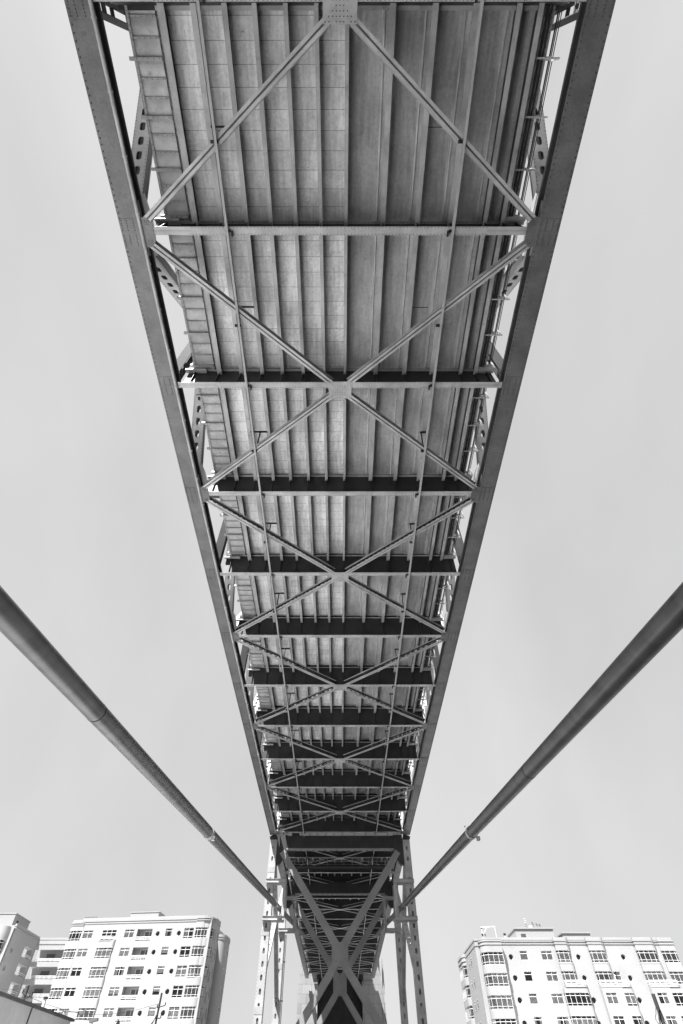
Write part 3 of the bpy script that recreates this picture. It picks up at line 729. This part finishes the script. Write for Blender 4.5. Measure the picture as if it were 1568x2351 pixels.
# right side wall with two columns of windows
TS = lambda p: TL((uR + .3 - p[1], p[0], p[2]))        # p[0] runs back along the wall, facing right
sw = MB(TS)
for i, zt in enumerate(tops):
    for j, (a, b) in enumerate(((2.3, 3.2), (4.3, 5.2))):
        zt2 = zt - (.8 if j == 0 else 0) + .2; x0, x1 = ((1.9, 3.7), (3.7, 5.8))[j]
        cell(sw, x0, x1, zt - 2.5, zt + .495 if i else 27.4, ('r', a, b, zt2 - 1.6, zt2), .22); window(B1, TS, a, b, zt2 - 1.6, zt2, .16, 2, 0)
cell(sw, 1.9, 5.8, GZ, zlo, None, 0)
sw.box(1.9, 5.8, -.08, .3, 26.9, 27.05); sw.box(1.9, 5.8, -.05, .3, 27.3, 27.7); sw.build('side_wall', 'white', B1)
rw = MB(TL); rw.add([(uR + .3, 5.8, GZ), (uR - 1.2, 5.8, GZ), (uR - 1.2, 5.8, 27.3), (uR + .3, 5.8, 27.3)], [(0, 3, 2, 1)]); rw.box(uR - 1.5, uR - 1.2, 5.8, 16, GZ, 27.3); rw.build('recess_wall', 'white', B1)
sb = MB(TL); pr = roundpath([(uR - 1.4, 8.5), (uR + 1.0, 8.5), (uR + 1.0, 13)], [0, 1.5, 0]); bk_ = [(uR - 1.4, 13)]; sb.prism(pr + bk_, GZ, 25.2); sb.prism(inset(pr, -.1) + bk_, 25.2, 25.4); sb.prism(pr + bk_, 25.4, 25.6); sb.prism(inset(pr, -.1) + bk_, 25.6, 25.8); sb.prism(pr + bk_, 25.8, 26.1); sb.build('rear_block', 'white', B1, True)
TR = lambda p: TL((uR + 1.02 - p[1], p[0], p[2]))
for i, zt in enumerate(tops[:5]): window(B1, TR, 12.0, 12.9, zt - 3.2, zt - 1.5, -.02, 2, 0); porthole(B1, TR, 11.0, zt - 2.4, .45, -.02)
# roof house
ph = MB(TL); a, b = U(-34.9), U(-30.3); ph.box(a, b, 3.0, 9.5, 27.3, 29.15); ph.box(a - .1, b + .1, 2.9, 9.6, 29.15, 29.32); ph.build('roof_house', 'white', B1)
ph = MB(TL); ph.box(b - .1 + .12, b + .14, 4.2, 4.7, 28.2, 28.7); ph.build('vent', 'dark', B1)
ph = MB(TL)
for q in range(7): ph.tube([(U(-41.3) + q * .45, .2, 27.75), (U(-41.3) + q * .45, .2, 28.0)], .03, 5)
ph.tube([(U(-41.3), .2, 27.98), (U(-41.3) + 2.9, .2, 28.0)], .03, 5); ph.build('roof_rail', 'dark', B1)

# ---- far left wing joined by galleries
B0 = thing('apartment_building', (-76, 150, GZ), 'white apartment wing at the far left edge, with open galleries and shaded porthole wall', 'apartment building', 'white apartment blocks')
XW = -73.0
T0 = lambda p: Vector((XW - p[1], 141 + p[0], p[2]))
w0 = MB(T0)
for i in range(4):
    zt = 24.9 - 3 * i; zhi = 27 if i == 0 else zt + .5
    cell(w0, 0, 4.2, zt - 2.5, zhi, ('o', 2.1, zt - .5 - 1.0, .52), .3); porthole(B0, T0, 2.1, zt - 1.5, .52, .28)
    cell(w0, 4.2, 13.4, zt - 2.5, zhi, ('r', 7.6, 12.6, zt - 1.75, zt + .1), 1.6)
    rail(B0, T0, [(7.6, .1), (12.6, .1)], zt - 1.75, .6, 2)
cell(w0, 0, 13.4, GZ, 24.9 - 9 - 2.5, None, 0)
w0.box(0, 13.4, -.15, .3, 26.7, 26.85); w0.box(0, 13.4, -.05, .3, 27, 27.5)
w0.build('side_wall', 'white', B0)
w1 = MB(); w1.box(XW - 12, XW - .3, 141, 141.3, GZ, 27.2); w1.box(XW - 5.7, XW - .3, 141.3, 146, GZ, 27.2); w1.box(XW - 8, XW - 2.2, 143, 151, 27.2, 29.6); w1.box(XW - 8.1, XW - 2.1, 142.9, 151.1, 29.6, 29.8); w1.build('wing_wall', 'white', B0)
v0 = MB(T0); v0.box(3.6, 4.3, 2.1, 2.19, 28.1, 28.7); v0.build('vent', 'dark', B0)
I0 = lambda p: Vector(p)
pth = roundpath([(XW - 9, 141.05), (XW - 9, 139.6), (XW - 1.0, 139.6), (XW - 1.0, 141.05)], [0, 0, 1.4, 0]); bay(B0, I0, pth, [], GZ, 26.9, [(22.5 - 3 * i, 24.6 - 3 * i) for i in range(3)], dark=.9)
cg = MB(); YG = 154.3; xg0, xg1 = XW, -58.5
cg.box(xg0, xg1, YG, YG + .3, 25.2, 27); cg.box(xg0, xg1, YG - .1, YG, 26.2, 26.35); cg.box(xg0, xg1, YG - .06, YG + .3, 27, 27.4)
for i in range(4):
    z = 23.1 - 3 * i; cg.box(xg0, xg1, YG, YG + .25, z - .9, z); cg.box(xg0, xg1, YG + .25, YG + 1.8, z - .9, z - .6)
cg.box(xg0, xg1, YG + 1.8, YG + 2.1, GZ, 27); cg.box(xg0, xg1, YG + .3, YG + 1.8, 26.6, 27); cg.build('gallery_block', 'white', B0)
for i in range(3):
    z = 23.1 - 3 * i; TG = lambda p: Vector((p[0], YG + 1.74 + p[1], p[2]))
    rail(B0, I0, [(xg0, YG + .1), (xg1, YG + .1)], z, .55)
    window(B0, TG, -66.6, -64.4, z - .1, z + 1.5, -.02, 2, 0)
    d_ = MB(); d_.box(-70.6, -68.6, YG + 1.7, YG + 1.8, z - .5, z + 1.6); d_.build('door', 'door', B0)

# ---- right block
B2 = thing('apartment_building', (46, 133, GZ), 'white art deco apartment block right of the bridge, with roof antennas', 'apartment building', 'white apartment blocks')
k_ = 1.27; T2_ = lambda p: Vector((p[0], 127 + p[1], p[2]))
tp = [20.6 - 3.0 * i for i in range(4)]
allc = {0: [('o', 26.35), ('w', 27.83, 28.94, 1.35, 1), ('w', 31.14, 32.77, 1.35, 2), ('o', 36.75), ('o', 43.65)],
        1: [('o', 26.35), ('w', 27.83, 28.94, 1.35, 1), ('w', 31.14, 32.77, 1.35, 2), ('o', 36.75), ('w', 41.3, 42.3, 1.75, 1), ('o', 43.65)],
        2: [('o', 26.35), ('w', 27.83, 28.94, 1.4, 1), ('w', 31.14, 32.77, 1.4, 2), ('o', 37.2), ('o', 43.9)],
        3: [('o', 26.35), ('w', 27.83, 28.94, 1.4, 1), ('w', 31.14, 32.77, 1.4, 2), ('o', 36.9), ('o', 43.85)]}
f2 = MB(T2_); xl, xr = 25.0 * k_, 52 * k_
for i, zt in enumerate(tp):
    ex = []
    for c in allc[i]:
        if c[0] == 'o': ex.append((c[1] * k_ - .5, c[1] * k_ + .5, ('o', c[1] * k_, zt - .9, .44)))
        else: ex.append((c[1] * k_, c[2] * k_, ('r', c[1] * k_, c[2] * k_, zt - c[3], zt)))
    bd = [xl] + [(ex[q][1] + ex[q + 1][0]) / 2 for q in range(len(ex) - 1)] + [xr]
    for q, e in enumerate(ex):
        cell(f2, bd[q], bd[q + 1], zt - 2.5, 22.2 if i == 0 else zt + .5, e[2], .25)
        c = allc[i][q]
        if c[0] == 'o': porthole(B2, T2_, c[1] * k_, zt - .9, .44, .22)
        else: window(B2, T2_, c[1] * k_, c[2] * k_, zt - c[3], zt, .16, c[4])
cell(f2, xl, xr, GZ, tp[-1] - 2.5, None, 0)
f2.add([(xl - 3, .0, 22.2), (xr, .0, 22.2), (xr, 16, 22.2), (xl - 3, 16, 22.2)], [(0, 1, 2, 3)]); f2.box(xl - 1, xr, 15.9, 16.2, GZ, 22.2)
f2.build('facade', 'white', B2)
# bays: (x0, x1, z range, windows, projection)
def rb(x0, x1, z0, z1, w, pr=.9, left=False, dark=.15, r=None):
    r = r or .9; x0 *= k_; x1 *= k_
    if left: pth = roundpath([(x0, 1.2), (x0, -pr), (x1, -pr), (x1, .05)], [0, 1.5, 0, 0])
    else: pth = roundpath([(x0, .05), (x0, -pr), (x1, -pr), (x1, .05)], [0, 0, r, 0])
    bay(B2, T2_, pth, [(x1, 1.2)] if left else [], z0, z1, w, dark=dark)
    return pth
rows = [(z - 1.8, z) for z in tp]
rb(21.75, 25.0, GZ, 22.1, [(z - .35 - 1.85, z - .35) for z in tp], 1.3, True)
rb(33.4, 35.7, tp[0] - 2.0, 22.1, rows[:1], .7); rb(33.4, 35.7, tp[1] - 2.0, tp[0] - 2.03, rows[1:2], .68); rb(32.95, 36.7, GZ, tp[1] - 2.45, rows[2:], 1.2)
rb(38.5, 41.2, tp[0] - 2.0, 22.1, rows[:1], .7); WALLS = (38.5, 41.6, 38.9, 40.4), (45.8, 48.6, 46.4, 47.8)
rb(38.5, 41.2, tp[1] - 2.0, tp[0] - 2.03, rows[1:2], .68); rb(41.6, 43.3, GZ, tp[1] - 2.45, rows[2:], 1.1)
rb(45.8, 49.1, tp[0] - 2.0, 22.1, rows[:1], .7); rb(45.8, 49.1, tp[1] - 2.0, tp[0] - 2.03, rows[1:2], .68); rb(48.6, 51, GZ, tp[1] - 2.45, rows[2:], 1.1)
rb(49.7, 52.2, tp[1] - 2.5, 22.5, rows[:2], .35, r=.35)
TF = lambda p: T2_((p[0], p[1] - 1.1, p[2]))
for a, b, c, d in WALLS:
    m = MB(TF); m.add([(a * k_, 0, GZ), (a * k_, 1.1, GZ), (a * k_, 1.1, tp[1] - 2.3), (a * k_, 0, tp[1] - 2.3)], [(0, 3, 2, 1)])
    for zt in tp[2:]: cell(m, a * k_, b * k_, zt - 2.5, zt + .5 if zt < tp[2] else tp[1] - 2.3, ('r', c * k_, d * k_, zt - 1.5, zt), .25); window(B2, TF, c * k_, d * k_, zt - 1.5, zt, .16, 2)
    cell(m, a * k_, b * k_, GZ, tp[-1] - 2.5, None, 0); m.build('bay', 'white', B2)
for a, b in ((33.4, 36.7), (38.5, 43.2), (45.8, 50.4)):
    pp = roundpath([(a * k_, .05), (a * k_, -1.15), (b * k_, -1.15), (b * k_, .05)], [0, 0, 1.0, 0]); m = MB(T2_); m.prism(pp, tp[1] - 2.3, tp[1] - 2.0); m.build('balcony_slab', 'white', B2, True); rail(B2, T2_, inset(pp, .06), tp[1] - 2.0, .65)
cn = MB(T2_)
for z in (21.55, 21.95): cn.box(xl, xr, -.12, .3, z, z + .14)
cn.box(xl, xr, -.04, .3, 22.2, 22.6)
for a, b in ((33.3, 35.75), (38.4, 41.25), (45.7, 49.15)):
    pp = roundpath([(a * k_, .05), (a * k_, -.8), (b * k_, -.8), (b * k_, .05)], [0, 0, .95, 0])
    for z in (21.5, 21.95): cn.prism(pp, z, z + .14)
    cn.prism(inset(pp, .06), 22.1, 22.5)
pp = roundpath([(49.65 * k_, .05), (49.65 * k_, -.47), (52.25 * k_, -.47), (52.25 * k_, .05)], [0, 0, .45, 0])
for z in (21.5, 21.95): cn.prism(pp, z, z + .14)
pp = roundpath([(21.65 * k_, 1.2), (21.65 * k_, -1.4), (25 * k_, -1.4), (25 * k_, 0)], [0, 1.6, 0, 0])
for z in (21.3, 21.8): cn.prism(pp + [(25 * k_, 1.2)], z, z + .14)
cn.prism(inset(pp, .08) + [(25 * k_, 1.2)], 22.1, 22.35)
cn.build('cornice', 'white', B2)
# left side: receding wall and rear rounded block
lw = MB(T2_); lw.box(21.15 * k_, 21.8 * k_, .6, 16, GZ, 22.2); lw.box(21.1 * k_, 21.85 * k_, .5, 16, 22.2, 22.5); lw.box(21.1 * k_, 21.85 * k_, .5, 16, 21.4, 21.55); lw.build('side_wall', 'white', B2)
TW = lambda p: Vector((21.15 * k_ + p[1], 127 + 12 - p[0], p[2]))
for z in tp: window(B2, TW, 2.5, 3.7, z - 1.4, z - .1, -.03, 2, 0); window(B2, TW, 5.0, 6.0, z - 1.4, z - .1, -.03, 1, 0)
pth = roundpath([(26.2, 18), (26.2, 12), (28.6, 12), (28.6, 13.5)], [0, 1.7, 0, 0]); bay(B2, T2_, pth, [(28.6, 18)], GZ, 21.6, [(z - 2.2, z - .3) for z in tp], dark=.6)
l2 = MB(T2_); l2.prism(inset(pth, -.12) + [(28.6, 18)], 20.9, 21.05); l2.prism(inset(pth, -.1) + [(28.6, 18)], 21.6, 21.75); l2.prism(pth + [(28.6, 18)], 21.75, 22.1); l2.build('cornice', 'white', B2)
ph = MB(T2_); ph.box(28.2 * k_, 34.3 * k_, 1.6, 8, 22.2, 24.2); ph.box(28.1 * k_, 34.5 * k_, 1.4, 8.1, 24.2, 24.4); ph.box(35.7 * k_, 40.1 * k_, 1.6, 8, 22.2, 23.5); ph.box(35.6 * k_, 40.2 * k_, 1.4, 8.1, 23.5, 23.7); ph.build('roof_house', 'white', B2)
ph = MB(T2_)
for q in range(6): ph.box(36.8, 37.8, 1.56, 1.6, 22.75 + q * .13, 22.8 + q * .13)
ph.build('vent_grille', 'door', B2)
# roof things
def roofthing(name, label, cat, build, loc, group=None):
    r = thing(name, loc, label, cat, group); build(r); return r
def gant(r):
    m = MB(T2_); m.tube([(28.75, .5, 22.3), (28.75, .5, 24.3)], .045, 6); m.tube([(31.5, .5, 22.4), (31.5, .5, 24.35)], .03, 6); m.tube([(28.6, .5, 24.25), (31.6, .5, 24.38)], .06, 6); m.tube([(28.9, .5, 23.1), (29.9, .5, 24.25)], .04, 6); m.build('frame', 'frame', r)
    m = MB(T2_); m.box(28.6, 28.9, .35, .65, 22.95, 23.25); m.box(29.2, 29.35, .4, .6, 22.9, 23.25); m.box(28.65, 28.95, .4, .6, 24.05, 24.2); m.build('pulley_box', 'dark', r)
roofthing('hoist_frame', 'white tube hoist frame on the left end of the right-hand apartment roof', 'hoist frame', gant, (30, 127.5, 22.3))
def chim(r):
    m = MB(T2_); m.box(33.2, 33.5, .8, 1.1, 22.2, 23.1); m.build('stack', 'frame', r); m = MB(T2_); m.box(33.12, 33.58, .72, 1.18, 23.1, 23.16); m.box(33.2, 33.5, .8, 1.1, 23.16, 23.3); m.box(33.1, 33.6, .7, 1.2, 23.3, 23.36); m.build('cap', 'dark', r)
roofthing('chimney', 'short white chimney with dark cap between the hoist frame and the roof house', 'chimney', chim, (33.3, 128, 22.2))
for q, (x, h, lab) in enumerate(((38.6, 1.6, 'tallest antenna, leftmost on the roof house of the right-hand apartments'), (40.2, 1.0, 'leaning antenna second from the left on the roof house of the right-hand apartments'), (41.0, .8, 'small antenna third from the left on the roof house of the right-hand apartments'), (41.6, .7, 'small antenna rightmost on the roof house of the right-hand apartments'))):
    r = thing('tv_antenna', (x, 129.5, 24.4), lab, 'antenna', 'antennas on the right-hand roof')
    lean = -.25 if q else 0; MB().tube([(x, 129.5, 24.4), (x + lean, 129.5, 24.4 + h)], .03, 6).build('mast', 'dark', r)
    m = MB(); [m.tube([(x + lean * t - .22, 129.5, 24.4 + h * t), (x + lean * t + .16, 129.5, 24.4 + h * t + .06)], .03, 5) for t in (.98, .8, .62)]; m.build('crossbars', 'frame' if q == 0 else 'dark', r)
r = thing('satellite_dish', (39.4, 129.6, 24.4), 'small pale satellite dish between the antennas on the roof house', 'satellite dish')
m = MB(); c0 = Vector((39.4, 129.5, 24.75)); ring = lambda rr, d: [c0 + Vector((rr * math.cos(t), d, rr * math.sin(t))) for t in [math.pi * k / 8 for k in range(16)]]
A_, B_ = ring(.32, 0), ring(.15, .09); m.add(A_ + B_, [(k, (k + 1) % 16, (k + 1) % 16 + 16, k + 16) for k in range(16)] + [tuple(range(16, 32))]); m.build('dish', 'frame', r); MB().tube([(39.4, 129.62, 24.4), (39.4, 129.6, 24.8)], .03, 6).build('mast', 'dark', r)

# ------------------------------------------------------------------ low grey building, lower left
G = thing('grey_building', (-27, 36, GZ), 'low grey rendered building with a dark coping at the bottom left corner', 'building')
m = MB(); m.box(-36, -19.7, 18, 51.2, GZ, 4.42); m.build('wall', 'greywall', G)
m = MB(); m.box(-36.1, -19.5, 17.9, 51.4, 4.42, 4.56); m.build('coping', 'pole', G)
m = MB(); m.box(-19.7, -19.66, 44.0, 44.12, GZ, 4.42); m.box(-19.7, -19.62, 36.3, 36.5, 3.9, 4.1); m.build('downpipe', 'dark', G)
m = MB()
for q in range(5): m.tube([(-19.66, 46.2 + .5 * math.sin(t * .5) + .12 * q, 2.6 + .13 * t + .04 * q) for t in range(9)], .012, 4)
m.build('scroll_drawing', 'door', G)
def flue(x, y, z0, h, r, label):
    o = thing('flue_pipe', (x, y, z0), label, 'flue pipe'); MB().tube([(x, y, z0), (x, y, z0 + h)], r, 12).build('pipe', 'frame', o, True); MB().tube([(x, y, z0 + h), (x, y, z0 + h + .12)], r * 1.5, 12).build('cap', 'dark', o, True)
flue(-20.9, 48.4, 4.5, .78, .1, 'short pale flue pipe with dark cap standing on the grey building\'s roof')
# flood lamps on arms
for q, (yy, xe, lab) in enumerate(((50.6, 1.0, 'upper flood lamp on an arm over the end of the grey building'), (51.0, 1.9, 'lower flood lamp reaching farther right from the end of the grey building'))):
    o = thing('flood_lamp', (-19.7, yy, 4.5), lab, 'lamp', 'flood lamps on the grey building')
    zz = 4.78 - .35 * q + .1
    MB().tube([(-20.3, yy, 4.5), (-20.3, yy, zz), (-19.7 + xe * .75, yy, zz - .05)], .025, 6).build('arm', 'pole', o)
    MB().plate([(-19.8 + xe * .8, yy - .15, zz), (-19.6 + xe, yy - .15, zz + .05), (-19.55 + xe, yy - .15, zz - .1), (-19.75 + xe * .8, yy - .15, zz - .2)], (0, 1, 0), .3).build('lamp_head', 'door', o)

# ------------------------------------------------------------------ utility poles
def upole(x, y, zt, label, arms, r=.14):
    o = thing('utility_pole', (x, y, GZ), label, 'utility pole', 'utility poles')
    MB().tube([(x, y, GZ), (x, y, zt * .6), (x, y, zt)], r, 10).build('pole', 'pole', o, True)
    for (dx0, z0, dx1, z1) in arms:
        m = MB(); m.tube([(x + dx0, y - .1, z0), (x + dx1, y - .1, z1)], .05, 6)
        for xx, zz in ((dx0, z0), (dx1, z1)): m.tube([(x + xx, y - .1, zz), (x + xx, y - .1, zz + .28)], .07, 8)
        m.build('crossarm', 'pole', o)
    return o
p1 = upole(-22.35, 85, 9.82, 'utility pole in front of the tall left apartment block, with coiled cables', [(-.2, 8.5, .75, 8.7), (-.1, 7.6, .5, 7.6)], .12)
m = MB()
for q in range(4): m.tube([(-22.35 - .9 * math.sin(t / 8 * math.pi) * (.5 + .2 * q), 84.8, 8.0 - .45 * t - .1 * q) for t in range(9)], .03, 5)
m.build('cable_loop', 'pole', p1)
p2 = upole(-31.8, 68.6, 8.48, 'utility pole with insulators behind the grey building, before the galleries', [(-1.0, 7.0, .7, 7.7), (-.8, 6.6, .9, 7.0), (-.3, 7.9, .5, 7.6)], .12)
m = MB()
for q in range(4): m.tube([(-32.2 + q * .35, 68.3, 6.3), (-32.3 + q * .4, 68.3, 6.9)], .09, 8)
m.build('insulators', 'door', p2)
p3 = upole(23.3, 50.5, 5.78, 'black utility pole in front of the right-hand apartments, with hooked wires', [], .13)
m = MB()
for q, e in enumerate((-.55, -.35, .1)): m.tube([(23.3 + e * math.sin(t / 6 * math.pi * .75), 50.3, 5.0 - t * .14 - q * .1 + (.25 if t == 1 else 0)) for t in range(7)], .022, 5)
m.tube([(23.15, 50.3, 4.9), (22.95, 50.3, 4.2), (23.25, 50.3, 3.0), (23.35, 50.3, 2)], .05, 6)
m.build('hanging_wires', 'pole', p3)
for pts, lab in ((((-22.35, 85, 8.9), (-32, 68.6, 7.8)), 'overhead wire between the two left utility poles'), (((-31.8, 68.6, 8.3), (-60, 110, 16)), 'overhead wire rising left from the pole behind the grey building')):
    a, b = Vector(pts[0]), Vector(pts[1]); tag(MB().tube([a.lerp(b, t / 12) - Vector((0, 0, 1.2 * math.sin(math.pi * t / 12))) for t in range(13)], .018, 5).build('overhead_wire', 'pole'), lab, 'wire', 'overhead wires')

# ------------------------------------------------------------------ trees: only their tips reach the frame
def tree(x, y, h, w, label, narrow):
    o = thing('tree', (x, y, GZ), label, 'tree'); MB().tube([(x, y, GZ), (x + .1, y, h * .5), (x, y, h * .9)], .09, 8).build('trunk', 'pole', o)
    m = MB(); rnd = random.Random(int(x * 7 + y))
    for i in range(2600):
        t = rnd.random() ** .6; ang = rnd.uniform(0, 2 * math.pi); z = GZ + 1 + (h - GZ - 1) * t
        rr = w * (math.sqrt(max(0, 1 - t ** 3)) if narrow else (.5 + .5 * math.sin(t * 9 + ang * 2)) * math.sqrt(max(.05, 1 - t * t))) * rnd.uniform(.3, 1)
        c = Vector((x + rr * math.cos(ang), y + rr * math.sin(ang), z)); a = Vector((rnd.uniform(-1, 1), rnd.uniform(-1, 1), rnd.uniform(-1, 1))).normalized(); b = a.orthogonal().normalized()
        s_ = rnd.uniform(.05, .12); m.add([c - a * s_, c - b * s_ * .5, c + a * s_, c + b * s_ * .5], [(0, 1, 2, 3)])
    m.build('crown', 'leaf', o)
tree(-20.9, 66, 5.75, .5, 'narrow cypress tip rising into the bottom edge, left of the utility pole', True)
tree(-20.3, 70, 5.75, 1.3, 'loose bushy tree tip at the bottom edge, right of the cypress', False)
